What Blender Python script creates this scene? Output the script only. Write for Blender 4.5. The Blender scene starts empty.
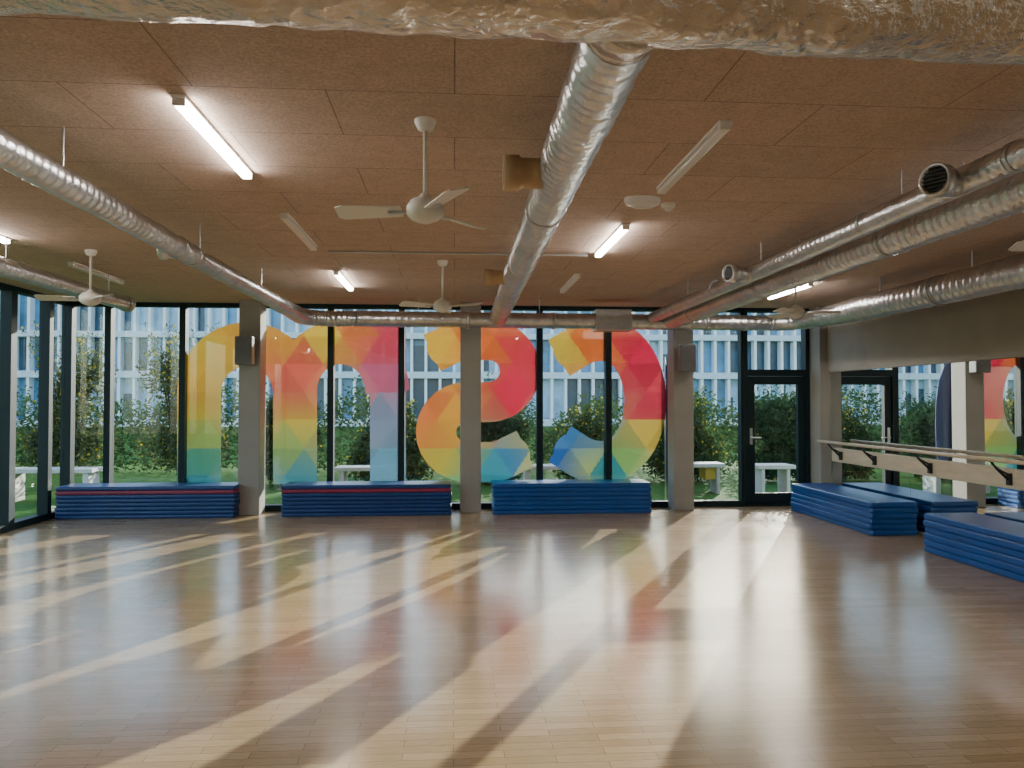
import bpy, math, random
from mathutils import Vector, noise
random.seed(4)
PI=math.pi; R=math.radians
scene=bpy.context.scene; COL=scene.collection
HC=1.6; CZ=3.05; GY=11.6; LX=-5.55; RX=5.66; BY=-2.5
TH=R(4.3); PH=R(1.34); F=770.0

def at(px,py,Y):
    u=(px-512)/F; v=(384-py)/F
    fx,fy,fz=math.sin(TH)*math.cos(PH),math.cos(TH)*math.cos(PH),math.sin(PH)
    dx=fx+u*math.cos(TH)-v*math.sin(TH)*math.sin(PH)
    dy=fy-u*math.sin(TH)-v*math.cos(TH)*math.sin(PH)
    dz=fz+v*math.cos(PH)
    return Y*dx/dy, HC+Y*dz/dy

# ------------------------------------------------------------ materials
def lin(c):
    f=lambda x:(x/255/12.92) if x/255<=.04045 else ((x/255+.055)/1.055)**2.4
    return (f(c[0]),f(c[1]),f(c[2]),1)
def new_mat(name):
    m=bpy.data.materials.new(name); m.use_nodes=True
    nt=m.node_tree; nt.nodes.clear()
    out=nt.nodes.new('ShaderNodeOutputMaterial')
    return m,nt,out
def link(nt,a,b): nt.links.new(a,b)
def pmat(name,col,rough=.5,metal=0.,var=.15,vscale=6.,bump=0.,bscale=40.,bdist=.01,stretch=None,coat=0.,spec=.5):
    m,nt,out=new_mat(name)
    p=nt.nodes.new('ShaderNodeBsdfPrincipled'); link(nt,p.outputs[0],out.inputs[0])
    p.inputs['Roughness'].default_value=rough; p.inputs['Metallic'].default_value=metal
    p.inputs['Coat Weight'].default_value=coat
    p.inputs['Specular IOR Level'].default_value=spec
    tc=nt.nodes.new('ShaderNodeTexCoord'); src=tc.outputs['Object']
    if stretch:
        mp=nt.nodes.new('ShaderNodeMapping'); mp.inputs['Scale'].default_value=stretch
        link(nt,src,mp.inputs[0]); src=mp.outputs[0]
    n=nt.nodes.new('ShaderNodeTexNoise'); n.inputs['Scale'].default_value=vscale; n.inputs['Detail'].default_value=4
    link(nt,src,n.inputs['Vector'])
    r=nt.nodes.new('ShaderNodeValToRGB')
    c=Vector(col[:3])
    r.color_ramp.elements[0].position=.3; r.color_ramp.elements[1].position=.7
    r.color_ramp.elements[0].color=(*(c*(1-var)),1); r.color_ramp.elements[1].color=(*[min(1,k*(1+var)) for k in c],1)
    link(nt,n.outputs[0],r.inputs[0]); link(nt,r.outputs[0],p.inputs['Base Color'])
    if bump:
        n2=nt.nodes.new('ShaderNodeTexNoise'); n2.inputs['Scale'].default_value=bscale; n2.inputs['Detail'].default_value=5
        link(nt,src,n2.inputs['Vector'])
        b=nt.nodes.new('ShaderNodeBump'); b.inputs['Strength'].default_value=bump; b.inputs['Distance'].default_value=bdist
        link(nt,n2.outputs[0],b.inputs['Height']); link(nt,b.outputs[0],p.inputs['Normal'])
    return m
def brick_mat(name,c1,c2,cm,w,h,mortar,rough,grain,gstretch,gamt,bump,offset=.5,coat=0.,blotch=0.):
    m,nt,out=new_mat(name)
    p=nt.nodes.new('ShaderNodeBsdfPrincipled'); link(nt,p.outputs[0],out.inputs[0])
    p.inputs['Coat Weight'].default_value=coat; p.inputs['Coat Roughness'].default_value=.12
    tc=nt.nodes.new('ShaderNodeTexCoord')
    b=nt.nodes.new('ShaderNodeTexBrick'); b.offset=offset
    b.inputs['Scale'].default_value=1; b.inputs['Brick Width'].default_value=w; b.inputs['Row Height'].default_value=h
    b.inputs['Mortar Size'].default_value=mortar; b.inputs['Mortar Smooth'].default_value=.1; b.inputs['Bias'].default_value=0
    b.inputs['Color1'].default_value=(*c1,1); b.inputs['Color2'].default_value=(*c2,1); b.inputs['Mortar'].default_value=(*cm,1)
    link(nt,tc.outputs['Object'],b.inputs['Vector'])
    mp=nt.nodes.new('ShaderNodeMapping'); mp.inputs['Scale'].default_value=gstretch; link(nt,tc.outputs['Object'],mp.inputs[0])
    n=nt.nodes.new('ShaderNodeTexNoise'); n.inputs['Scale'].default_value=grain; n.inputs['Detail'].default_value=6; n.inputs['Roughness'].default_value=.7
    link(nt,mp.outputs[0],n.inputs['Vector'])
    r=nt.nodes.new('ShaderNodeValToRGB'); r.color_ramp.elements[0].position=.34; r.color_ramp.elements[1].position=.66
    k=1-gamt; r.color_ramp.elements[0].color=(k,k,k,1); r.color_ramp.elements[1].color=(1,1,1,1)
    link(nt,n.outputs[0],r.inputs[0])
    mx=nt.nodes.new('ShaderNodeMix'); mx.data_type='RGBA'; mx.blend_type='MULTIPLY'; mx.inputs[0].default_value=1
    link(nt,b.outputs['Color'],mx.inputs[6]); link(nt,r.outputs[0],mx.inputs[7]); last=mx.outputs[2]
    if blotch:
        n4=nt.nodes.new('ShaderNodeTexNoise'); n4.inputs['Scale'].default_value=9; n4.inputs['Detail'].default_value=3; link(nt,tc.outputs['Object'],n4.inputs['Vector'])
        r4=nt.nodes.new('ShaderNodeValToRGB'); r4.color_ramp.elements[0].position=.35; r4.color_ramp.elements[1].position=.65
        k=1-blotch; r4.color_ramp.elements[0].color=(k,k,k,1); link(nt,n4.outputs[0],r4.inputs[0])
        m4=nt.nodes.new('ShaderNodeMix'); m4.data_type='RGBA'; m4.blend_type='MULTIPLY'; m4.inputs[0].default_value=1
        link(nt,last,m4.inputs[6]); link(nt,r4.outputs[0],m4.inputs[7]); last=m4.outputs[2]
    link(nt,last,p.inputs['Base Color'])
    n3=nt.nodes.new('ShaderNodeTexNoise'); n3.inputs['Scale'].default_value=1.3; link(nt,tc.outputs['Object'],n3.inputs['Vector'])
    mr=nt.nodes.new('ShaderNodeMapRange'); mr.inputs['To Min'].default_value=rough-.05; mr.inputs['To Max'].default_value=rough+.05
    link(nt,n3.outputs[0],mr.inputs['Value']); link(nt,mr.outputs[0],p.inputs['Roughness'])
    if bump:
        bp=nt.nodes.new('ShaderNodeBump'); bp.inputs['Strength'].default_value=bump; bp.inputs['Distance'].default_value=.004
        link(nt,n.outputs[0],bp.inputs['Height']); link(nt,bp.outputs[0],p.inputs['Normal'])
    return m
M={}
M['floor']=brick_mat('oak_parquet',(.465,.335,.19),(.365,.25,.13),(.17,.11,.055),.46,.07,.0013,.205,8,(1.5,12,1),.24,.012)
M['ceiling']=brick_mat('chipboard_panels',(.73,.54,.43),(.67,.495,.395),(.31,.22,.17),1.2,.6,.0032,.88,66,(1,1,1),.38,.4,blotch=.10)
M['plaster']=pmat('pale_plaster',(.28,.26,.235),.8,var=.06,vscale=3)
M['panel']=pmat('grey_beige_panel',(.31,.28,.245),.7,var=.1,vscale=2,bump=.1)
M['white_wall']=pmat('rear_wall_paint',(.72,.70,.66),.8,var=.04)
M['frame']=pmat('dark_green_aluminium',(.007,.019,.023),.5,var=.15,vscale=3,spec=.25)
M['foil']=pmat('aluminium_foil',(.70,.71,.73),.29,1,var=.14,vscale=3,bump=.55,bscale=26,bdist=.017)
M['foil_far']=pmat('corrugated_aluminium',(.66,.68,.71),.31,1,var=.14,vscale=8,bump=.35,bscale=34,bdist=.012)
M['crinkle']=pmat('crinkled_foil_wrap',(.72,.66,.59),.24,1,var=.14,vscale=3,bump=.85,bscale=24,bdist=.03)
M['steel']=pmat('galvanised_steel',(.55,.56,.57),.36,.9,var=.1)
M['tan']=pmat('tan_reflection_metal',(.5,.34,.2),.5,.3,var=.12,bump=.2)  # tan reflection on the nozzles put into their base colour
M['black']=pmat('black_plastic',(.012,.012,.013),.45,var=.1)
M['grille']=pmat('dark_grille',(.03,.03,.03),.5,.3,var=.1)
M['white']=pmat('white_enamel',(.78,.76,.72),.4,var=.03)
M['lampoff']=pmat('unlit_diffuser',(.72,.70,.66),.3,var=.03)
M['speaker']=pmat('speaker_grey',(.16,.16,.16),.55,var=.1)
M['speaker_mesh']=pmat('speaker_grille_grey',(.12,.12,.12),.6,var=.1)
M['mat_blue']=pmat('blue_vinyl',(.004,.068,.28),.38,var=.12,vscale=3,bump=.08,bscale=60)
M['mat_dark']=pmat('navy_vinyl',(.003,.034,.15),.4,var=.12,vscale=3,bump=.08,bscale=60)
M['mat_red']=pmat('red_vinyl',(.22,.015,.05),.4,var=.12,vscale=3)
M['barre_wood']=pmat('pale_beech',(.62,.47,.31),.4,var=.12,vscale=5,stretch=(6,1,6))
M['barre_board']=pmat('pale_board',(.58,.47,.34),.55,var=.1,vscale=4,stretch=(6,1,6))
M['concrete']=pmat('white_concrete',(.58,.57,.55),.7,var=.06)
M['yellow']=pmat('yellow_plastic',(.55,.38,.04),.5,var=.06)
M['lawn']=pmat('lawn_grass',(.06,.15,.025),.95,var=.35,vscale=9,bump=.3,bscale=60,spec=.1)
M['bark']=pmat('bark',(.12,.08,.05),.9,var=.25)
M['flag']=pmat('navy_flag_cloth',(.010,.035,.16),.7,var=.1)
M['bwall']=pmat('building_grey_render',(.64,.71,.78),.7,var=.06)
M['bpane']=pmat('building_blue_glass',(.095,.27,.46),.25,var=.35,vscale=.8)
M['bpale']=pmat('building_pale_glass',(.34,.52,.68),.25,var=.3,vscale=.8)
M['bdark']=pmat('building_dark_glass',(.025,.07,.12),.25,var=.4,vscale=.8)
M['bfin']=pmat('building_fins',(.88,.91,.94),.6,var=.03)
def leaf_mat(name,c):
    m,nt,out=new_mat(name)
    d=nt.nodes.new('ShaderNodeBsdfDiffuse'); t=nt.nodes.new('ShaderNodeBsdfTranslucent'); mx=nt.nodes.new('ShaderNodeMixShader'); mx.inputs[0].default_value=.4
    tc=nt.nodes.new('ShaderNodeTexCoord'); n=nt.nodes.new('ShaderNodeTexNoise'); n.inputs['Scale'].default_value=5
    link(nt,tc.outputs['Object'],n.inputs['Vector'])
    r=nt.nodes.new('ShaderNodeValToRGB'); r.color_ramp.elements[0].position=.35; r.color_ramp.elements[1].position=.65
    r.color_ramp.elements[0].color=(c[0]*.5,c[1]*.55,c[2]*.6,1); r.color_ramp.elements[1].color=(c[0]*1.4,c[1]*1.3,c[2]*1.2,1)
    link(nt,n.outputs[0],r.inputs[0]); link(nt,r.outputs[0],d.inputs[0]); link(nt,r.outputs[0],t.inputs[0])
    link(nt,d.outputs[0],mx.inputs[1]); link(nt,t.outputs[0],mx.inputs[2]); link(nt,mx.outputs[0],out.inputs[0])
    return m
M['leaf_dark']=leaf_mat('dark_leaves',(.036,.082,.036))
M['leaf_mid']=leaf_mat('mid_leaves',(.060,.11,.042))
M['leaf_olive']=leaf_mat('olive_leaves',(.125,.15,.075))
M['petal']=leaf_mat('yellow_petals',(.66,.58,.05))
def emis(name,c,s):
    m,nt,out=new_mat(name); e=nt.nodes.new('ShaderNodeEmission'); e.inputs[0].default_value=(*c,1); e.inputs[1].default_value=s
    link(nt,e.outputs[0],out.inputs[0]); return m
M['lampon']=emis('lit_diffuser',(1,.94,.87),36)
def glass():
    m,nt,out=new_mat('window_glass')
    t=nt.nodes.new('ShaderNodeBsdfTransparent'); t.inputs[0].default_value=(.93,.97,.97,1)
    g=nt.nodes.new('ShaderNodeBsdfGlossy'); g.inputs['Roughness'].default_value=.0
    f=nt.nodes.new('ShaderNodeLayerWeight'); f.inputs['Blend'].default_value=.5
    pw=nt.nodes.new('ShaderNodeMath'); pw.operation='POWER'; pw.inputs[1].default_value=4; link(nt,f.outputs['Facing'],pw.inputs[0])
    ml=nt.nodes.new('ShaderNodeMath'); ml.operation='MULTIPLY_ADD'; ml.inputs[1].default_value=.5; ml.inputs[2].default_value=.03; link(nt,pw.outputs[0],ml.inputs[0])
    mx=nt.nodes.new('ShaderNodeMixShader'); link(nt,ml.outputs[0],mx.inputs[0]); link(nt,t.outputs[0],mx.inputs[1]); link(nt,g.outputs[0],mx.inputs[2])
    link(nt,mx.outputs[0],out.inputs[0]); return m
M['glass']=glass()
def mirror():
    m,nt,out=new_mat('mirror_silver'); p=nt.nodes.new('ShaderNodeBsdfPrincipled')
    p.inputs['Base Color'].default_value=(.82,.85,.84,1); p.inputs['Metallic'].default_value=1; p.inputs['Roughness'].default_value=.0
    link(nt,p.outputs[0],out.inputs[0]); return m
M['mirror']=mirror()
def vinyl():
    m,nt,out=new_mat('coloured_window_vinyl')
    a=nt.nodes.new('ShaderNodeAttribute'); a.attribute_name='Col'
    d=nt.nodes.new('ShaderNodeBsdfDiffuse'); t=nt.nodes.new('ShaderNodeBsdfTranslucent'); tr=nt.nodes.new('ShaderNodeBsdfTransparent')
    for n in (d,t,tr): link(nt,a.outputs['Color'],n.inputs[0])
    m1=nt.nodes.new('ShaderNodeMixShader'); m1.inputs[0].default_value=.42; link(nt,d.outputs[0],m1.inputs[1]); link(nt,t.outputs[0],m1.inputs[2])
    m2=nt.nodes.new('ShaderNodeMixShader'); m2.inputs[0].default_value=.25; link(nt,m1.outputs[0],m2.inputs[1]); link(nt,tr.outputs[0],m2.inputs[2])
    link(nt,m2.outputs[0],out.inputs[0]); return m
M['vinyl']=vinyl()

# ------------------------------------------------------------ mesh helpers
class MB:
    def __init__(s): s.v=[]; s.f=[]
    def box(s,x0,x1,y0,y1,z0,z1):
        b=len(s.v)
        s.v+=[(x0,y0,z0),(x1,y0,z0),(x1,y1,z0),(x0,y1,z0),(x0,y0,z1),(x1,y0,z1),(x1,y1,z1),(x0,y1,z1)]
        s.f+=[tuple(b+i for i in q) for q in ((3,2,1,0),(4,5,6,7),(0,1,5,4),(1,2,6,5),(2,3,7,6),(3,0,4,7))]; return s
    def cyl(s,p0,p1,r0,r1=None,n=16,caps=True):
        r1=r0 if r1 is None else r1
        p0=Vector(p0);p1=Vector(p1);d=(p1-p0).normalized()
        a=d.cross(Vector((0,0,1)))
        if a.length<1e-4: a=Vector((1,0,0))
        a.normalize(); c=d.cross(a); b=len(s.v)
        for p,r in ((p0,r0),(p1,r1)):
            for i in range(n):
                t=2*PI*i/n; s.v.append(tuple(p+a*(r*math.cos(t))+c*(r*math.sin(t))))
        for i in range(n):
            j=(i+1)%n; s.f.append((b+i,b+j,b+n+j,b+n+i))
        if caps: s.f.append(tuple(b+n-1-i for i in range(n))); s.f.append(tuple(b+n+i for i in range(n)))
        return s
    def lathe(s,prof,n=28,axis='z',o=(0,0,0)):
        b=len(s.v)
        for r,h in prof:
            for i in range(n):
                t=2*PI*i/n
                if axis=='z': s.v.append((o[0]+r*math.cos(t),o[1]+r*math.sin(t),o[2]+h))
                else: s.v.append((o[0]+h,o[1]+r*math.cos(t),o[2]+r*math.sin(t)))
        for k in range(len(prof)-1):
            for i in range(n):
                j=(i+1)%n; s.f.append((b+k*n+i,b+k*n+j,b+(k+1)*n+j,b+(k+1)*n+i))
        s.f.append(tuple(b+i for i in range(n))); s.f.append(tuple(b+(len(prof)-1)*n+i for i in range(n)))
        return s
    def tube(s,pts,r,n=24,rib=0.,period=.08,crinkle=0.,cscale=4.,step=.025,seed=0,r_end=None,taper=1.4):
        P=[Vector(p) for p in pts]; q=[P[0]]
        for a,b in zip(P,P[1:]):
            L=(b-a).length; k=max(1,int(L/step))
            for i in range(1,k+1): q.append(a.lerp(b,i/k))
        total=sum((b-a).length for a,b in zip(q,q[1:]))
        base=len(s.v); acc=0; m=len(q)
        for i,p in enumerate(q):
            if i: acc+=(p-q[i-1]).length
            t=(q[min(i+1,m-1)]-q[max(i-1,0)]).normalized()
            sd=t.cross(Vector((0,0,1))).normalized(); up=sd.cross(t)
            r0=r
            if r_end is not None:
                f=min(1,max(0,(acc-(total-taper-.6))/taper)); r0=r+(r_end-r)*f
            rr=r0*(1+rib*math.cos(2*PI*acc/period))
            for j in range(n):
                a=2*PI*j/n; dr=sd*math.cos(a)+up*math.sin(a)
                k=rr
                if crinkle: k+=crinkle*noise.noise((p+dr*r)*cscale+Vector((seed*7.3,0,0)))+crinkle*.5*noise.noise((p+dr*r)*cscale*3.1)
                s.v.append(tuple(p+dr*k))
        for i in range(m-1):
            for j in range(n):
                k=(j+1)%n; s.f.append((base+i*n+j,base+i*n+k,base+(i+1)*n+k,base+(i+1)*n+j))
        s.f.append(tuple(base+n-1-i for i in range(n))); s.f.append(tuple(base+(m-1)*n+i for i in range(n)))
        return s
    def build(s,name,mat,parent=None,smooth=False,bevel=0.,loc=None):
        me=bpy.data.meshes.new(name); me.from_pydata(s.v,[],s.f); me.update()
        me.materials.append(mat)
        o=bpy.data.objects.new(name,me); COL.objects.link(o)
        if parent: o.parent=parent
        if loc: o.location=loc
        if smooth:
            for p in me.polygons: p.use_smooth=len(p.vertices)<=4
        if bevel:
            b=o.modifiers.new('bevel','BEVEL'); b.width=bevel; b.segments=2; b.limit_method='ANGLE'
        return o
def tag(o,label,cat,group=None,kind=None):
    o['label']=label; o['category']=cat
    if group: o['group']=group
    if kind: o['kind']=kind
    return o
def empty(name,loc,label,cat,group=None,kind=None,rz=0):
    o=bpy.data.objects.new(name,None); COL.objects.link(o); o.location=loc; o.rotation_euler=(0,0,rz); o.empty_display_size=.1
    return tag(o,label,cat,group,kind)
def dup(root,loc,label,rz=None,scale=None):
    r=root.copy(); COL.objects.link(r); r.location=loc; r['label']=label
    if rz is not None: r.rotation_euler=(0,0,rz)
    if scale: r.scale=scale
    for ch in list(root.children):
        c=ch.copy(); COL.objects.link(c); c.parent=r
        for g in list(ch.children):
            d=g.copy(); COL.objects.link(d); d.parent=c
    return r
def nth(i,n):
    if i==n-1: return 'topmost'
    if i==0: return 'lowest'
    return ['','second','third','fourth','fifth','sixth','seventh'][i]+' from the floor'

# ------------------------------------------------------------ shell
tag(MB().box(LX-.1,RX+.2,BY-.15,GY+.12,-.1,0).build('floor',M['floor']),'glossy oak strip parquet floor of the studio','floor',kind='structure')
tag(MB().box(LX-.1,RX+.2,BY-.15,GY+.12,CZ,CZ+.2).build('ceiling',M['ceiling']),'brown chipboard panel ceiling with staggered joints','ceiling',kind='structure')
w=empty('wall_right',(RX,0,0),'right wall with grey beige panel above the mirrors','wall',kind='structure')
MB().box(.012,.2,BY,GY+.1,0,CZ).build('wall_body',M['white_wall'],w)
MB().box(-.05,.012,BY,GY-.4,2.05,CZ).build('upper_panel',M['panel'],w)
tag(MB().box(LX-.1,RX+.2,BY-.15,BY,0,CZ).build('wall_back',M['white_wall']),'plain pale wall behind the viewpoint','wall',kind='structure')
# windows
wn=[0]
def window(c,width,label,rz=0,jamb=.045,group=None):
    wn[0]+=1
    e=empty('window_%d'%wn[0],c,label,'window',group,'structure',rz)
    h=width/2; f=MB()
    f.box(-h,-h+jamb,-.07,.07,0,CZ); f.box(h-jamb,h,-.07,.07,0,CZ)
    f.box(-h+jamb,h-jamb,-.07,.07,0,.09); f.box(-h+jamb,h-jamb,-.07,.07,CZ-.06,CZ)
    f.build('window_frame',M['frame'],e)
    MB().box(-h+jamb,h-jamb,.02,.028,.09,CZ-.06).build('window_pane',M['glass'],e)
    return e
bx=[LX,-5.0,-3.95,-2.9,-1.82,-.78,.24,1.29,2.34,3.39,4.44]
blab=['narrow dark framed window in the left glass corner','tall dark framed window left of the first letter','tall window holding the left leg of the first letter',
 'tall window just right of the left pillar behind the first letter','tall window crossed by the arch of the first letter','tall window left of the middle pillar, showing the first letter ending',
 'tall window just right of the middle pillar behind the curving second letter','tall window between the second and third letters','tall window left of the right pillar behind the red third letter',
 'tall clear window between the right pillar and the glazed door']
for i in range(len(bx)-1):
    window(((bx[i]+bx[i+1])/2,GY,0),bx[i+1]-bx[i],blab[i])
ly=[GY-.07,10.95,10.05]
window((LX,(ly[0]+ly[1])/2,0),ly[0]-ly[1],'slim side window of the left glass wall beside the corner',PI/2,.04)
window((LX,(ly[1]+ly[2])/2,0),ly[1]-ly[2],'side window of the left glass wall with thick dark post',PI/2,.06)
y=10.05
while y>BY+.1:
    y2=max(BY,y-2.1)
    window((LX,(y+y2)/2,0),y-y2,'wide side window of the left glass wall nearer the viewer',PI/2,.07,'near side windows of the left glass wall'); y=y2
# door
d=empty('door_1',((4.44+5.48)/2,GY,0),'dark framed glazed exit door in the window wall with transom','door',kind='structure')
h=.52; f=MB(); f.box(-h,-h+.06,-.08,.08,0,CZ); f.box(h-.06,h,-.08,.08,0,CZ); f.box(-h+.06,h-.06,-.08,.08,2.0,2.1); f.box(-h+.06,h-.06,-.08,.08,CZ-.06,CZ); f.box(-h+.06,h-.06,-.08,.08,0,.03)
f.build('door_frame',M['frame'],d)
l=MB(); a=h-.065; l.box(-a,-a+.11,-.05,.03,.035,1.995); l.box(a-.11,a,-.05,.03,.035,1.995); l.box(-a+.11,a-.11,-.05,.03,.035,.2); l.box(-a+.11,a-.11,-.05,.03,1.87,1.995)
leaf=l.build('door_leaf',M['frame'],d)
MB().box(-a+.11,a-.11,-.012,-.004,.2,1.87).build('door_pane',M['glass'],leaf)
hb=MB(); hb.box(-a+.03,-a+.07,-.062,-.05,.95,1.2); hb.cyl((-a+.05,-.06,1.05),(-a+.05,-.11,1.05),.01); hb.cyl((-a+.05,-.11,1.05),(-a+.19,-.11,1.05),.011)
hb.build('door_handle',M['steel'],leaf)
MB().box(-h+.06,h-.06,.02,.028,2.1,CZ-.06).build('transom_pane',M['glass'],d)
for x,lab in ((-2.9,'pale plaster pillar between the first two mat stacks'),(.24,'pale plaster pillar in the middle of the window wall'),(3.39,'pale plaster pillar right of the third letter')):
    tag(MB().box(-.15,.15,-.17,.17,0,CZ).build('pillar',M['plaster'],bevel=.008,loc=(x,GY-.25,0)),lab,'pillar',kind='structure')
tag(MB().box(5.49,RX,GY-.4,GY+.1,0,CZ).build('pillar',M['plaster'],bevel=.008),'pale plaster pillar in the right corner beside the door','pillar',kind='structure')
# mirrors
yy=GY-.402
for i,lab in enumerate(('tall wall mirror nearest the glazed door','wall mirror behind the ballet barre, second from the door','wall mirror nearest the viewer on the right wall')):
    y0=yy-2.0
    m=empty('wall_mirror',(RX,yy-1.0,0),lab,'mirror','mirrors on the right wall')
    MB().box(-.004,.01,-.998,.998,.03,2.045).build('mirror_glass',M['mirror'],m)
    yy=y0

# ------------------------------------------------------------ letters on the glass
KEY={'m':[((190,335),(208,192,76)),((215,325),(220,165,62)),((195,365),(208,165,62)),((195,395),(200,150,62)),((200,415),(190,172,66)),((200,440),(130,155,86)),((200,462),(70,142,122)),((200,480),(52,126,145)),((285,330),(224,155,66)),((295,370),(222,98,82)),((295,395),(214,100,88)),((295,420),(210,182,68)),((295,450),(138,168,94)),((295,475),(72,146,164)),((330,335),(226,188,68)),((350,330),(222,118,68)),((385,340),(212,68,90)),((385,375),(198,94,126)),((385,425),(136,152,184)),((385,465),(104,162,190))],
 's':[((430,355),(228,178,62)),((480,345),(230,112,56)),((520,365),(216,60,76)),((510,395),(220,46,76)),((455,420),(228,160,62)),((430,410),(230,120,68)),((428,440),(226,140,66)),((445,460),(208,188,76)),((468,472),(110,172,120)),((492,475),(45,146,168)),((510,462),(60,138,188)),((525,455),(190,184,92))],
 'c':[((555,350),(228,192,72)),((590,345),(230,114,56)),((635,358),(206,38,72)),((650,400),(216,54,84)),((650,435),(206,178,76)),((625,460),(130,174,98)),((610,470),(48,146,160)),((590,468),(170,182,92)),((572,445),(60,124,188)),((556,465),(38,96,178))]}
def segd(p,a,b):
    ax,ay=a;bx_,by_=b;dx=bx_-ax;dy=by_-ay;L=dx*dx+dy*dy
    t=((p[0]-ax)*dx+(p[1]-ay)*dy)/L if L else 0
    tc=min(1,max(0,t)); return math.hypot(p[0]-ax-dx*tc,p[1]-ay-dy*tc),t,math.sqrt(L)
def stroke_sdf(p,pl,hw):
    best=1e9
    n=len(pl)-1
    for i in range(n):
        dd,t,L=segd(p,pl[i],pl[i+1])
        v=dd-hw
        if i==0 and t<0: v=max(v,-t*L)
        if i==n-1 and t>1: v=max(v,(t-1)*L)
        if v<best: best=v
    return best
def arc(cx,cy,rx,ry,a0,a1,n=14): return [(cx+rx*math.cos(R(a0+(a1-a0)*i/n)),cy-ry*math.sin(R(a0+(a1-a0)*i/n))) for i in range(n+1)]
# terminals stop early so the bowls stay open, with straight slanted cuts
S_PATH=[(432,353)]+arc(468,380,40,40,122,90,5)+arc(489,371,31,31,90,-90)+arc(467,432,31,30,90,270)[1:]+arc(489,422,40,40,-90,-58,5)+[(525,449)]
C_PATH=[(559,358)]+arc(601,385,45,45,126,90,6)+arc(604,401,41.5,61,90,-90,22)+arc(601,417,45,45,-90,-126,6)+[(560,444)]
LET={'m':([( [(199,484),(199,392)]+arc(247,392,48,48,180,0)+[(295,392),(295,484)],22),(arc(341,392,46.5,50,180,0),22),([(388,322),(388,484)],18)],(172,412,314,486),(0,1000)),
 's':([(S_PATH,20)],(396,562,314,490),(0,540.5)),
 'c':([(C_PATH,21)],(520,680,314,490),(542,1000))}
DY=GY+.036
def decal(k,label):
    strokes,(xa,xb,ya,yb),(xl,xr)=LET[k]; cs=1.6
    nx=int((xb-xa)/cs)+1; ny=int((yb-ya)/cs)+1
    def sdf(p): return max(min(stroke_sdf(p,s,hw) for s,hw in strokes),p[1]-484,xl-p[0],p[0]-xr)
    val={}; pos={}
    for i in range(nx):
        for j in range(ny):
            p=(xa+i*cs,ya+j*cs); val[i,j]=sdf(p); pos[i,j]=p
    verts=[];idx={};faces=[];cols=[]
    def vid(i,j):
        if (i,j) in idx: return idx[i,j]
        p=pos[i,j];v=val[i,j]
        if v>0:
            for _ in range(2):
                v=sdf(p); gx=(sdf((p[0]+.3,p[1]))-sdf((p[0]-.3,p[1])))/.6; gy=(sdf((p[0],p[1]+.3))-sdf((p[0],p[1]-.3)))/.6
                g=max(.3,gx*gx+gy*gy); p=(p[0]-gx*v/g,p[1]-gy*v/g)
        X,Z=at(p[0],p[1],DY); idx[i,j]=len(verts); verts.append((X,0,Z)); return idx[i,j]
    SX,SY=38.,28.
    for i in range(nx-1):
        for j in range(ny-1):
            q=[(i,j),(i+1,j),(i+1,j+1),(i,j+1)]
            if min(val[c] for c in q)>-.05: continue
            faces.append(tuple(vid(*c) for c in q))
            cx=xa+(i+.5)*cs; cy=ya+(j+.5)*cs
            b=math.floor(cy/SY); gx=cx/SX-.5*cy/SY; a=math.floor(gx)
            fx_,fy_=gx-a,cy/SY-b
            t=1 if fx_+fy_>1 else 0
            ccx=(a+.33+.33*t+.5*(b+.33+.33*t))*SX; ccy=(b+.33+.33*t)*SY
            rnd=random.Random(a*131+b*17+t*7+ord(k)); br=rnd.uniform(.48,.66)
            ccx+=rnd.uniform(-5,5); ccy+=rnd.uniform(-5,5)
            ccx=.7*ccx+.3*cx; ccy=.7*ccy+.3*cy
            ws=0;acc=[0,0,0]
            for (kx,ky),c in KEY[k]:
                w_=1/((kx-ccx)**2+(ky-ccy)**2+50)**1.8; ws+=w_
                L_=lin(c)
                for z in range(3): acc[z]+=w_*L_[z]
            cols.append([min(1,x/ws*br) for x in acc])
    me=bpy.data.meshes.new('window_lettering'); me.from_pydata(verts,[],faces); me.update(); me.materials.append(M['vinyl'])
    at_=me.color_attributes.new('Col','FLOAT_COLOR','CORNER')
    for p,c in zip(me.polygons,cols):
        for li in p.loop_indices: at_.data[li].color=(*c,1)
    o=bpy.data.objects.new('window_lettering',me); COL.objects.link(o); o.location=(0,DY,0)
    return tag(o,label,'window letter','mirrored letters on the glass')
decal('m','yellow and pink patchwork letter m seen reversed on the glass')
decal('s','orange and red patchwork letter s seen reversed on the glass')
decal('c','red to blue patchwork letter c seen reversed on the glass')

# ------------------------------------------------------------ gym mats
def gym_mat(x0,x1,y0,y1,z0,z1,mt,label,grp):
    rx=random.uniform(-.010,.010); ry=random.uniform(-.008,.008)
    cx,cy=(x0+x1)/2+rx,(y0+y1)/2+ry; hx,hy=(x1-x0)/2,(y1-y0)/2; H=z1-z0
    m=MB()
    prof=[(.012,0),(.002,.13),(0,.5),(.002,.87),(.012,1)]   # softly rounded edge
    for ins,t in prof:
        X,Y=hx-ins,hy-ins; c=.02
        m.v+=[(-X+c,-Y,H*t),(X-c,-Y,H*t),(X,-Y+c,H*t),(X,Y-c,H*t),(X-c,Y,H*t),(-X+c,Y,H*t),(-X,Y-c,H*t),(-X,-Y+c,H*t)]
    for k in range(len(prof)-1):
        for i in range(8):
            j=(i+1)%8; m.f.append((k*8+i,k*8+j,k*8+8+j,k*8+8+i))
    m.f.append(tuple(7-i for i in range(8))); m.f.append(tuple(32+i for i in range(8)))
    o=m.build('gym_mat',mt,loc=(cx,cy,z0))
    return tag(o,label,'gym mat',grp)
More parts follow.
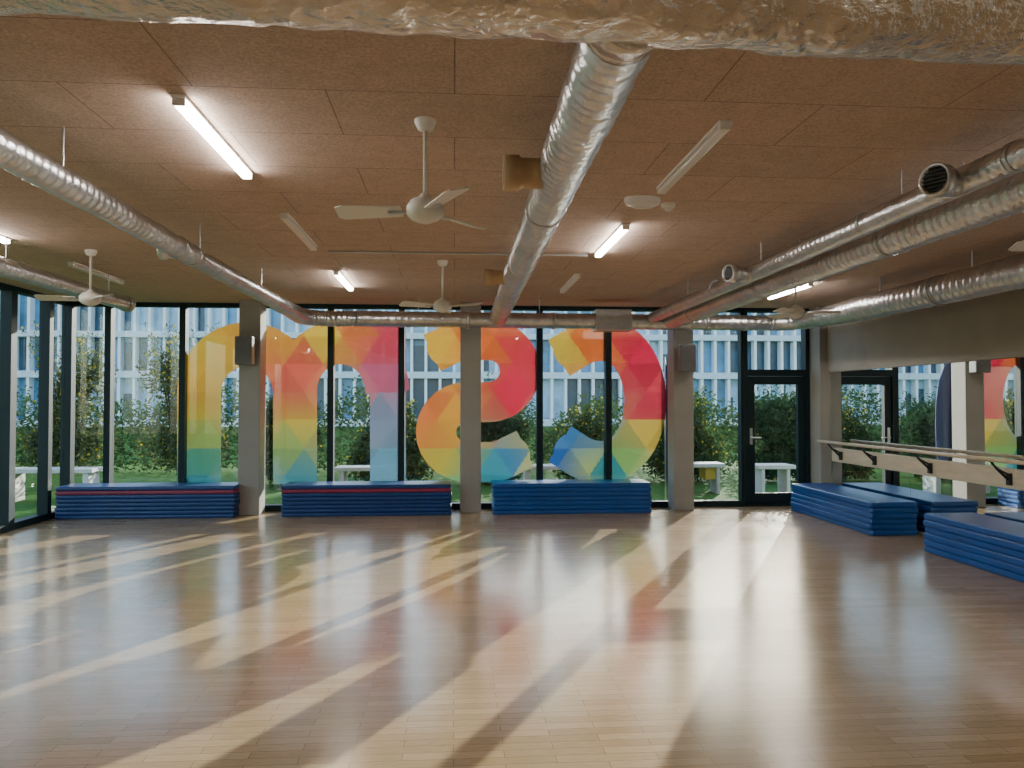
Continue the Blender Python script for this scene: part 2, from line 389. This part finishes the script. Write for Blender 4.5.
def stack(x0,x1,y0,y1,n,H,where,grp,reds=(),dark=False):
    t=H/n
    for i in range(n):
        red=i in reds
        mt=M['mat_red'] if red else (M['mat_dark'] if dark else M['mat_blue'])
        gym_mat(x0,x1,y0,y1,i*t,(i+1)*t-.0015,mt,('thin red' if red else 'blue')+' gym mat, '+nth(i,n)+' in the stack '+where,grp)
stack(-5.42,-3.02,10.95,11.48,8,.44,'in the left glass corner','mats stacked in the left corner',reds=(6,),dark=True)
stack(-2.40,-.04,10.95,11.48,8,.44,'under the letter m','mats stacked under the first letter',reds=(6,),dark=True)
stack(.55,2.84,10.95,11.48,7,.44,'between the middle and right pillars','mats stacked under the second and third letters')
stack(4.97,5.57,8.9,11.1,6,.40,'along the mirror beside the door','mats stacked by the door')
stack(5.02,5.6,5.8,7.95,6,.41,'at the right edge','mats stacked at the right edge')

# ------------------------------------------------------------ barre
b=empty('ballet_barre',(RX,0,0),'pale wooden ballet barre on dark brackets along the mirrored wall','ballet barre')
MB().cyl((-.26,4.5,1.02),(-.26,11.1,1.02),.022,n=20).build('rail',M['barre_wood'],b,True)
MB().box(-.05,-.012,4.5,11.1,.72,.92).build('wall_board',M['barre_board'],b,bevel=.006)
for y in (5.0,6.1,7.4,8.7,9.9,10.8):
    k=MB(); k.box(-.085,-.05,y-.025,y+.025,.76,.88); k.cyl((-.06,y,.80),(-.2,y,.93),.014); k.cyl((-.2,y,.93),(-.26,y,1.0),.013); k.cyl((-.06,y,.86),(-.2,y,.93),.01)
    k.build('bracket',M['black'],b)

# ------------------------------------------------------------ ducts
def clamp(parent,p,axis,r):
    p=Vector(p); a=Vector((.02,0,0)) if axis=='x' else Vector((0,.02,0))
    MB().cyl(p-a,p+a,r*1.04,n=28).build('clamp_band',M['steel'],parent,True)
def nozzle(parent,x,y,z,r,length,body='foil_far',rz=0):
    """round outlet pointing to -x (turned by rz); mouth at length"""
    k=MB().lathe([(r*.95,0),(r*.95,-length*.55),(r*1.12,-length*.62),(r*1.12,-length),(r*.92,-length),(r*.9,-length+.03)],n=28,axis='x')
    o=k.build('air_nozzle',M[body],parent,True,loc=(x,y,z)); o.rotation_euler=(0,0,rz)
    g=MB().lathe([(r*.9,-length+.028),(r*.9,-length+.02)],n=28,axis='x')
    for i in range(-3,4):
        zz=i*r*.26; hw=math.sqrt(max(.0001,(r*.88)**2-zz*zz)); g.box(-length+.004,-length+.02,-hw,hw,zz-.004,zz+.004)
    g.build('grille',M['grille'],o)
def hang(parent,xs):
    for (x,y,top) in xs:
        MB().cyl((x,y,top),(x,y,CZ-parent.location.z),.006,n=8).build('hanger',M['steel'],parent)
RZ1=R(2.0)
def Y0(x): return 2.10+x*math.tan(RZ1)+.232
D1=empty('ventilation_duct',(0,2.10,HC+1.22),'wide crinkled foil duct crossing the whole ceiling nearest the viewer','duct',rz=RZ1)
MB().tube([(LX+.1,0,0),(RX-.1,0,0)],.195,n=52,crinkle=.012,cscale=7,step=.022).build('duct_pipe',M['crinkle'],D1,True)
hang(D1,[(-3,0,.185),(-.4,0,.185),(3,0,.185)])
for x,z,r in ((.52,-.05,.118),(-2.06,-.065,.077),(3.06,-.08,.108),(2.79,0,.076),(4.95,-.08,.14),(-3.9,-.05,.08)):
    k=MB(); lx=x/math.cos(RZ1)
    k.cyl((lx,.06,z),(lx,.175,z),r*1.25,r*1.1,n=32); k.cyl((lx,.175,z),(lx,.222,z),r*1.1,r*1.03,n=32)
    k.build('take_off_collar',M['crinkle'],D1,True)
D2=empty('ventilation_duct',(.58,0,HC+1.17),'silver foil duct running down the middle of the ceiling','duct')
MB().tube([(-.06,Y0(.52),0),(.03,10.65,0)],.116,n=36,rib=.03,period=.075,crinkle=.008,cscale=9,step=.015,seed=2).build('duct_pipe',M['foil'],D2,True)
xo=lambda y: -.06+.09*(y-2.35)/8.3
for y in (4.6,6.4,8.2,9.8): clamp(D2,(xo(y),y,0),'y',.117)
nozzle(D2,-.13,3.9,0,.082,.2,'tan'); nozzle(D2,-.10,7.2,0,.07,.2,'tan')
hang(D2,[(xo(y),y,.11) for y in (3.3,5.5,7.7,9.6)])
D3=empty('ventilation_duct',(-2.06,0,HC+1.155),'silver flexible duct bending into the rear cross duct, left of the ceiling fan','duct')
pts=[(0,Y0(-2.06),0),(0,10.45,0)]+[(.35-.35*math.cos(R(a)),10.45+.35*math.sin(R(a)),0) for a in range(10,91,10)]+[(.72,10.8,0)]
MB().tube(pts,.077,n=26,rib=.06,period=.075,crinkle=.005,step=.019,seed=3,r_end=.108,taper=2.2).build('duct_pipe',M['foil_far'],D3,True)
for y in (5.9,6.2): clamp(D3,(0,y,0),'y',.083)
nozzle(D3,-.065,6.05,0,.06,.12)
hang(D3,[(0,y,.075) for y in (4.2,6.4,8.4)])
D4=empty('ventilation_duct',(0,10.8,HC+1.155),'silver duct crossing in front of the windows under the ceiling','duct')
MB().tube([(-1.335,0,0),(4.545,0,-.015)],.11,n=28,rib=.035,period=.1,crinkle=.006,step=.025,seed=4).build('duct_pipe',M['foil_far'],D4,True)
MB().box(1.98,2.5,-.15,.15,-.15,.15).build('damper_box',M['steel'],D4,bevel=.01)
for x in (.2,1.4,3.6): clamp(D4,(x,0,-.01),'x',.115)
hang(D4,[(-.5,0,.10),(1.2,0,.10),(3.9,0,.085)])
D5=empty('ventilation_duct',(3.06,0,HC+1.14),'large silver foil duct, the longer of the close pair on the right','duct')
MB().tube([(0,Y0(3.06),0),(0,10.66,0)],.108,n=30,rib=.03,period=.075,crinkle=.007,cscale=9,step=.015,seed=5).build('duct_pipe',M['foil'],D5,True)
for y in (5.2,7.4,9.6): clamp(D5,(0,y,0),'y',.11)
hang(D5,[(0,y,.10) for y in (4.4,6.6,8.8)])
D6=empty('ventilation_duct',(2.79,0,HC+1.22),'slim silver duct with side nozzles, left of the close pair','duct')
MB().tube([(0,Y0(2.79),0),(0,10.66,-.03)],.074,n=26,rib=.03,period=.075,crinkle=.004,step=.015,seed=6).build('duct_pipe',M['foil_far'],D6,True)
for y in (3.6,5.0,8.0): clamp(D6,(0,y,0),'y',.077)
nozzle(D6,-.045,4.02,-.02,.08,.19,rz=R(26)); nozzle(D6,-.045,7.0,-.03,.074,.24,rz=R(20))
hang(D6,[(0,y,.07) for y in (4.6,6.8,9.0)])
D7=empty('ventilation_duct',(4.95,0,HC+1.14),'thick corrugated silver duct nearest the right wall, bending into the cross duct','duct')
pts=[(0,Y0(4.95),0),(0,10.4,0)]+[(-.4+.4*math.cos(R(a)),10.4+.4*math.sin(R(a)),0) for a in range(10,91,10)]
MB().tube(pts,.145,n=30,rib=.045,period=.1,crinkle=.007,step=.025,seed=7,r_end=.112).build('duct_pipe',M['foil_far'],D7,True)
for y in (5.5,7.5): clamp(D7,(0,y,0),'y',.152)
hang(D7,[(0,y,.13) for y in (5,7,8.6)])
D8=empty('ventilation_duct',(-3.9,0,HC+1.17),'thin silver duct nearest the left glass wall','duct')
MB().tube([(0,Y0(-3.9),0),(0,9.4,0)],.08,n=24,rib=.05,period=.075,crinkle=.005,step=.019,seed=8).build('duct_pipe',M['foil_far'],D8,True)
MB().lathe([(.085,9.4),(.095,9.42),(.095,9.52),(.06,9.54)],axis='x').build('end_cap',M['steel'],D8,True)
D8.children[-1].rotation_euler=(0,0,PI/2)
hang(D8,[(0,y,.08) for y in (5,7,9)])

# ------------------------------------------------------------ ceiling fans
def make_fan(loc,label):
    e=empty('ceiling_fan',loc,label,'ceiling fan','white three blade ceiling fans')
    MB().lathe([(.055,0),(.055,-.015),(.04,-.05),(.016,-.06)]).build('ceiling_mount',M['white'],e,True)
    MB().cyl((0,0,-.05),(0,0,-.40),.011,n=12).build('downrod',M['white'],e,True)
    MB().lathe([(.02,-.38),(.035,-.40),(.075,-.42),(.095,-.45),(.095,-.49),(.07,-.515),(.035,-.53),(.02,-.535)]).build('motor_housing',M['white'],e,True)
    bm=None
    for a in (-68,52,172):
        if bm is None:
            m=MB(); N=10; 
            for i in range(N+1):
                t=i/N; x=.12+.34*t; wd=.045+.022*t
                if i==N: wd*=.72
                for s in (-1,1):
                    for dz in (0,.008): m.v.append((x,s*wd,s*wd*.28+dz))
            for i in range(N):
                o=i*4
                m.f+=[(o,o+2,o+6,o+4),(o+1,o+5,o+7,o+3),(o,o+4,o+5,o+1),(o+2,o+3,o+7,o+6)]
            m.f+=[(0,1,3,2),(N*4,N*4+2,N*4+3,N*4+1)]
            bl=m.build('blade',M['white'],e); bm=bl.data
            k=MB().box(.07,.19,-.018,.018,-.006,.0); br=k.build('blade_bracket',M['steel'],bl); brd=br.data
        else:
            bl=bpy.data.objects.new('blade',bm); COL.objects.link(bl); bl.parent=e
            br=bpy.data.objects.new('blade_bracket',brd); COL.objects.link(br); br.parent=bl
        bl.location=(0,0,-.475); bl.rotation_euler=(0,0,R(a))
    return e
fan=make_fan((-.15,3.95,CZ),'white ceiling fan nearest the viewer, left of the middle duct')
dup(fan,(-.12,7.9,CZ),'small looking white ceiling fan farther back between left and middle ducts',rz=R(35))
dup(fan,(-3.46,7.6,CZ),'white ceiling fan above the left window corner',rz=R(20))
dup(fan,(3.75,8.2,CZ),'white ceiling fan beyond the right hand ducts near the mirrored wall',rz=R(50))
dup(fan,(3.95,4.5,CZ),'ceiling fan whose blade tip pokes in at the right edge',rz=R(0))

# ------------------------------------------------------------ ceiling lights
def make_light(loc,label,on):
    e=empty('ceiling_light',loc,label,'ceiling light','lit ceiling strip lights' if on else 'unlit ceiling strip lights')
    MB().box(-.035,.035,-.62,.62,-.016,0).build('light_body',M['white'],e,bevel=.004)
    MB().box(-.029,.029,-.6,.6,-.05,-.017).build('diffuser',M['lampon' if on else 'lampoff'],e,bevel=.012)
    for s in (-1,1): MB().box(-.03,.03,s*.606-.01,s*.606+.01,-.051,-.015).build('end_cap',M['white'],e,bevel=.006)
    return e
on=make_light((-1.3,4.32,CZ),'brightly lit strip light left of the nearest fan',True)
dup(on,(-1.3,9.2,CZ),'small lit strip light far back left of the middle duct')
dup(on,(1.39,6.75,CZ),'lit strip light right of the middle duct')
dup(on,(-3.95,6.5,CZ),'lit strip light cut by the left edge of view')
dup(on,(4.3,9.6,CZ),'lit strip light beyond the right pair of ducts')
for x,y_,l in ((-3.95,1.6,'added unseen strip light behind the viewpoint at left'),(1.39,1.0,'added unseen strip light above the viewpoint'),(-1.3,-.6,'added unseen strip light behind the viewpoint in the middle'),(4.15,-.6,'added unseen strip light behind the viewpoint at right'),(4.15,4.4,'unseen lit strip light above the right mats')):  # lamps out of view, added to brighten the interior
    dup(on,(x,y_,CZ),l)
off=make_light((-1.3,6.6,CZ),'unlit strip light left of the nearest fan rod',False)
dup(off,(1.39,4.45,CZ),'unlit strip light right of the middle duct beside the emergency lamp')
dup(off,(1.39,9.2,CZ),'unlit strip light far back right of the middle duct')
dup(off,(-3.95,8.85,CZ),'unlit strip light over the left windows')
e=empty('ceiling_emergency_light',(1.33,5.35,CZ),'white oval emergency lamp on the ceiling beside an unlit strip light','emergency light')
MB().lathe([(.11,0),(.115,-.02),(.105,-.05),(.07,-.066),(.02,-.07)],n=32).build('lamp_housing',M['white'],e,True)
e.children[0].scale=(1.15,.6,1)
MB().lathe([(.05,-.06),(.05,-.074),(.01,-.08)],n=24).build('lens',M['lampoff'],e,True); e.children[-1].scale=(1.3,.6,1)
e=empty('ceiling_motion_sensor',(1.56,5.5,CZ),'small white round motion sensor next to the emergency lamp','sensor')
MB().lathe([(.05,0),(.05,-.02),(.04,-.03)]).build('sensor_base',M['white'],e,True)
MB().lathe([(.03,-.03),(.026,-.045),(.01,-.055)]).build('sensor_lens',M['lampoff'],e,True)
tag(MB().cyl((-1.2,7.45,CZ-.012),(1.3,7.45,CZ-.012),.01,n=10).build('cable_conduit',M['steel']),'thin grey conduit crossing the ceiling between the strip lights','conduit')

# ------------------------------------------------------------ speakers
def speaker(x,y,z,lab,rz):
    s=empty('wall_speaker',(x,y,z),lab,'speaker',None,None,rz)
    MB().box(-.12,.12,-.22,-.05,-.2,.2).build('speaker_cabinet',M['speaker'],s,bevel=.015)
    MB().box(-.105,.105,-.226,-.221,-.18,.18).build('speaker_grille',M['speaker_mesh'],s,bevel=.002)
    MB().box(-.03,.03,-.05,0,-.06,.06).build('wall_bracket',M['black'],s)
speaker(-2.93,GY-.42,HC+.72,'small grey loudspeaker on the left pillar',R(0))
speaker(3.40,GY-.42,HC+.64,'small grey loudspeaker on the right pillar beside the clear window',R(0))

# ------------------------------------------------------------ outdoors
tag(MB().box(-70,70,-20,90,-.3,-.12).build('lawn',M['lawn']),'green lawn outside the window wall','lawn',kind='structure')
GZ=-.12
def bench(x0,x1,y,lab,h=.5,dep=.5,group='white benches outside',yellow=False,slim=.05):
    e=empty('garden_bench',((x0+x1)/2,y,GZ),lab,'bench',group)
    L=(x1-x0)/2
    MB().box(-L,L,-dep/2,dep/2,h,h+.07).build('seat_slab',M['concrete'],e,bevel=.01)
    for s in (-1,1):
        if yellow and s==1:
            g=MB().box(L-.36,L-.15,-dep/2+.08,dep/2-.04,.27,h).build('block',M['yellow'],e,bevel=.01); g['label']='yellow block under the slab'
        MB().box(s*(L-.12)-slim,s*(L-.12)+slim,-dep/2+.04,dep/2-.04,0,h).build('leg',M['concrete'],e,bevel=.008)
bench(-7.7,-6.2,14,'white concrete bench outside the left corner windows')
bench(-2.1,-.9,14,'white concrete bench seen under the arch of the first letter')
bench(1.2,2.4,14,'white concrete bench seen between the second and third letters')
bench(4.15,5.05,14.3,'white bench with a yellow block support outside left of the glazed door',yellow=True,slim=.03)
bench(5.3,6.0,13.4,'white bench seen through the glazed door',h=.54,slim=.03)
# navy banner outside, right behind the right pillar, seen in the mirror
e=empty('banner_flag',(3.30,11.82,GZ),'dark blue rounded banner outside behind the right pillar, seen in the mirror','banner')
prof=[(0,.45),(.25,.6),(.30,.9),(.315,1.3),(.30,1.7),(.25,2.05),(.15,2.3),(0,2.4)]
m=MB()
for yo in (-.006,.006): m.v+=[(x_,yo,z_) for x_,z_ in prof]
n=len(prof); m.f.append(tuple(range(n))); m.f.append(tuple(range(2*n-1,n-1,-1)))
for i in range(n): m.f.append((i,n+i,n+(i+1)%n,(i+1)%n))
m.build('banner_cloth',M['flag'],e)
MB().cyl((-.012,0,.03),(-.012,0,2.42),.012).build('pole',M['steel'],e,True)
MB().lathe([(.07,0),(.07,.03),(.03,.05)]).build('base_plate',M['steel'],e)

def leaves(m,pts,rnd,p,dv,leaf):
    a=Vector((rnd.gauss(0,1),rnd.gauss(0,1),rnd.gauss(0,.7))).normalized(); bb=a.cross(dv+Vector((.1,.2,.3))).normalized()
    s=leaf*rnd.uniform(.6,1.3); k=len(m.v)
    m.v+=[tuple(p-a*s),tuple(p+bb*s*.42),tuple(p+a*s),tuple(p-bb*s*.42)]; m.f.append((k,k+1,k+2,k+3)); pts.append(p)
def foliage(seed,n,w,h,leaf,sprays=16):
    rnd=random.Random(seed); m=MB()
    lobes=[(Vector((rnd.uniform(-.5,.5)*w,rnd.uniform(-.5,.5)*w,h*rnd.uniform(.2,.8))),rnd.uniform(.24,.48)*w) for _ in range(15)]
    lobes+=[(Vector((sx*.4*w,0,h*.25)),w*.47) for sx in (-1,0,1)]
    pts=[]
    for _ in range(n):
        c,r=rnd.choice(lobes); dv=Vector((rnd.gauss(0,1),rnd.gauss(0,1),rnd.gauss(0,1))).normalized()
        p=c+dv*r*rnd.uniform(.4,1.25)
        p.x=max(-.98*w,min(.98*w,p.x)); p.y=max(-.98*w,min(.98*w,p.y))
        if p.z<.05: p.z=rnd.uniform(.05,.4)
        leaves(m,pts,rnd,p,dv,leaf)
    for t in range(sprays):   # loose upright sprays
        a=rnd.uniform(0,6.28); q=Vector((math.cos(a)*w*rnd.uniform(0,.5),math.sin(a)*w*rnd.uniform(0,.5),h*.6))
        d=Vector((math.cos(a)*.28,math.sin(a)*.28,1)).normalized(); L=h*rnd.uniform(.3,.55)
        for i in range(60): leaves(m,pts,rnd,q+d*L*i/60+Vector((rnd.gauss(0,.05),rnd.gauss(0,.05),0)),d,leaf*.85)
    return m,pts
def blossoms(pts,n,seed,size):
    rnd=random.Random(seed); f=MB()
    for p in rnd.sample(pts,n):
        q=p*1.02
        for z in range(3):
            a=Vector((rnd.gauss(0,1),rnd.gauss(0,1),rnd.gauss(0,1))).normalized(); b2=a.orthogonal().normalized(); o=len(f.v)
            f.v+=[tuple(q-a*size),tuple(q+b2*size*.7),tuple(q+a*size),tuple(q-b2*size*.7)]; f.f.append((o,o+1,o+2,o+3))
    return f
KINDS=[('leaf_dark',.94,1.85,.058,90,12000,26),('leaf_mid',.94,1.75,.055,420,11000,26),('leaf_olive',.92,2.9,.048,420,7500,46)]
protos=[None]*3
def shrub(k,loc,label,sc,rz):
    if protos[k] is None:
        lm,w_,h_,lf,fl,nn,sp=KINDS[k]
        e=empty('garden_shrub',loc,label,'shrub','shrubs outside the windows')
        m,pts=foliage(11+k,nn,w_,h_,lf,sp); m.build('foliage',M[lm],e)
        s=MB()
        for i in range(7):
            a=i*.95; s.cyl((.05*math.cos(a),.05*math.sin(a),0),(.4*math.cos(a),.4*math.sin(a),h_*.75),.028,.01,n=8)
        s.build('stems',M['bark'],e)
        if fl:
            fo=blossoms(pts,fl,k,.034).build('blossoms',M['petal'],e); fo['kind']='stuff'
        e.scale=(sc,sc,sc); e.rotation_euler=(0,0,rz); protos[k]=e; return
    dup(protos[k],loc,label,rz=rz,scale=(sc,sc,sc))
SH=[(1,-10.0,16.3,1.05,'flowering shrub outside the far left side window'),
 (2,-7.8,16.3,1.04,'tall olive shrub with yellow flowers behind the left corner bench'),
 (2,-5.55,16.3,1.05,'tall loose olive shrub just left of the first letter'),
 (0,-3.4,16.3,1.05,'dark green shrub seen under the first arch of the letter m'),
 (1,-1.3,16.3,1.05,'yellow flowering shrub inside the second arch of the letter m'),
 (0,.8,16.3,.95,'dark shrub behind the lower curve of the letter s'),
 (1,2.9,16.3,.93,'flowering green shrub inside the bowl of the letter c'),
 (1,5.0,16.3,1.05,'yellow flowering shrub outside the clear window by the door'),
 (0,7.15,16.3,1.05,'dark shrub seen through the glazed door')]
for k,x,y_,sc,lab in SH: shrub(k,(x,y_,GZ),lab,sc,random.choice((0,1,2,3))*PI/2)
he=empty('garden_hedge',(0,19.6,GZ),'long continuous green hedge with tiny yellow flowers behind the shrubs','hedge')
rnd=random.Random(9); hm=MB(); pts=[]
for _ in range(38000):
    x=rnd.uniform(-16,13); top=1.7+.9*noise.noise(Vector((x*.6,0,0)))+.55*noise.noise(Vector((x*2.3,3,0)))
    p=Vector((x,rnd.gauss(0,.4),rnd.uniform(.02,1)**.85*top*rnd.choice((1,1,1,1.14))))
    leaves(hm,pts,rnd,p,Vector((0,-1,.4)),.06)
hm.build('foliage',M['leaf_mid'],he)
fo=blossoms(pts,450,5,.038).build('blossoms',M['petal'],he); fo['kind']='stuff'

b=empty('office_building',(0,55,GZ),'bluish office building with closely spaced pale vertical fins beyond the garden','building')
WB=44
fc=MB(); fc.box(-WB,WB,.6,8,0,10.4)
for z0,z1 in ((0,.5),(3.4,3.85),(6.2,6.6),(10.0,10.6)): fc.box(-WB,WB,-.3,.6,z0,z1)
fc.build('facade',M['bwall'],b)
rnd=random.Random(3)
for z0,z1 in ((.5,3.4),(3.85,6.2),(6.6,10.0)):
    fin=MB(); rec=MB()
    for i in range(22):
        x=-WB+i*4
        MB().box(x+.03,x+3.97,.45,.59,z0+.05,z1).build('pane',M[rnd.choice(('bpane','bpane','bpale','bpale','bdark'))],b)
        for j in range(4):
            xx=x+j*1.0
            fin.box(xx-.09,xx+.09,-.2,.45,z0,z1)
            if rnd.random()<.35: rec.box(xx+.12,xx+rnd.choice((.5,.88)),.38,.44,z0+.1,z1-rnd.uniform(0,1.4))
    fin.build('sunshade_fins',M['bfin'],b); rec.build('dark_recesses',M['bdark'],b)

# ------------------------------------------------------------ light, world, camera
w=bpy.data.worlds.new('sky'); scene.world=w; w.use_nodes=True; nt=w.node_tree; nt.nodes.clear()
o=nt.nodes.new('ShaderNodeOutputWorld'); bg=nt.nodes.new('ShaderNodeBackground'); sk=nt.nodes.new('ShaderNodeTexSky')
sk.sky_type='NISHITA'; sk.sun_disc=False; sk.sun_elevation=R(17); sk.sun_rotation=R(28)
bg.inputs[1].default_value=.43
nt.links.new(sk.outputs[0],bg.inputs[0]); nt.links.new(bg.outputs[0],o.inputs[0])
sl=bpy.data.lights.new('sun','SUN'); sl.energy=8; sl.color=(1,.93,.82); sl.angle=R(.3)
so=bpy.data.objects.new('sun',sl); COL.objects.link(so)
el=R(16.0); az=R(28.5)
dv=Vector((-math.sin(az)*math.cos(el),-math.cos(az)*math.cos(el),-math.sin(el)))
so.rotation_euler=dv.to_track_quat('-Z','Y').to_euler(); so.location=(10,25,12)
scene.view_settings.exposure=.72
cam=bpy.data.cameras.new('camera'); cam.sensor_width=36; cam.lens=F/1024*36; cam.clip_start=.05; cam.clip_end=300
co=bpy.data.objects.new('camera',cam); COL.objects.link(co); co.location=(0,0,HC); co.rotation_euler=(PI/2+PH,0,-TH)
scene.camera=co
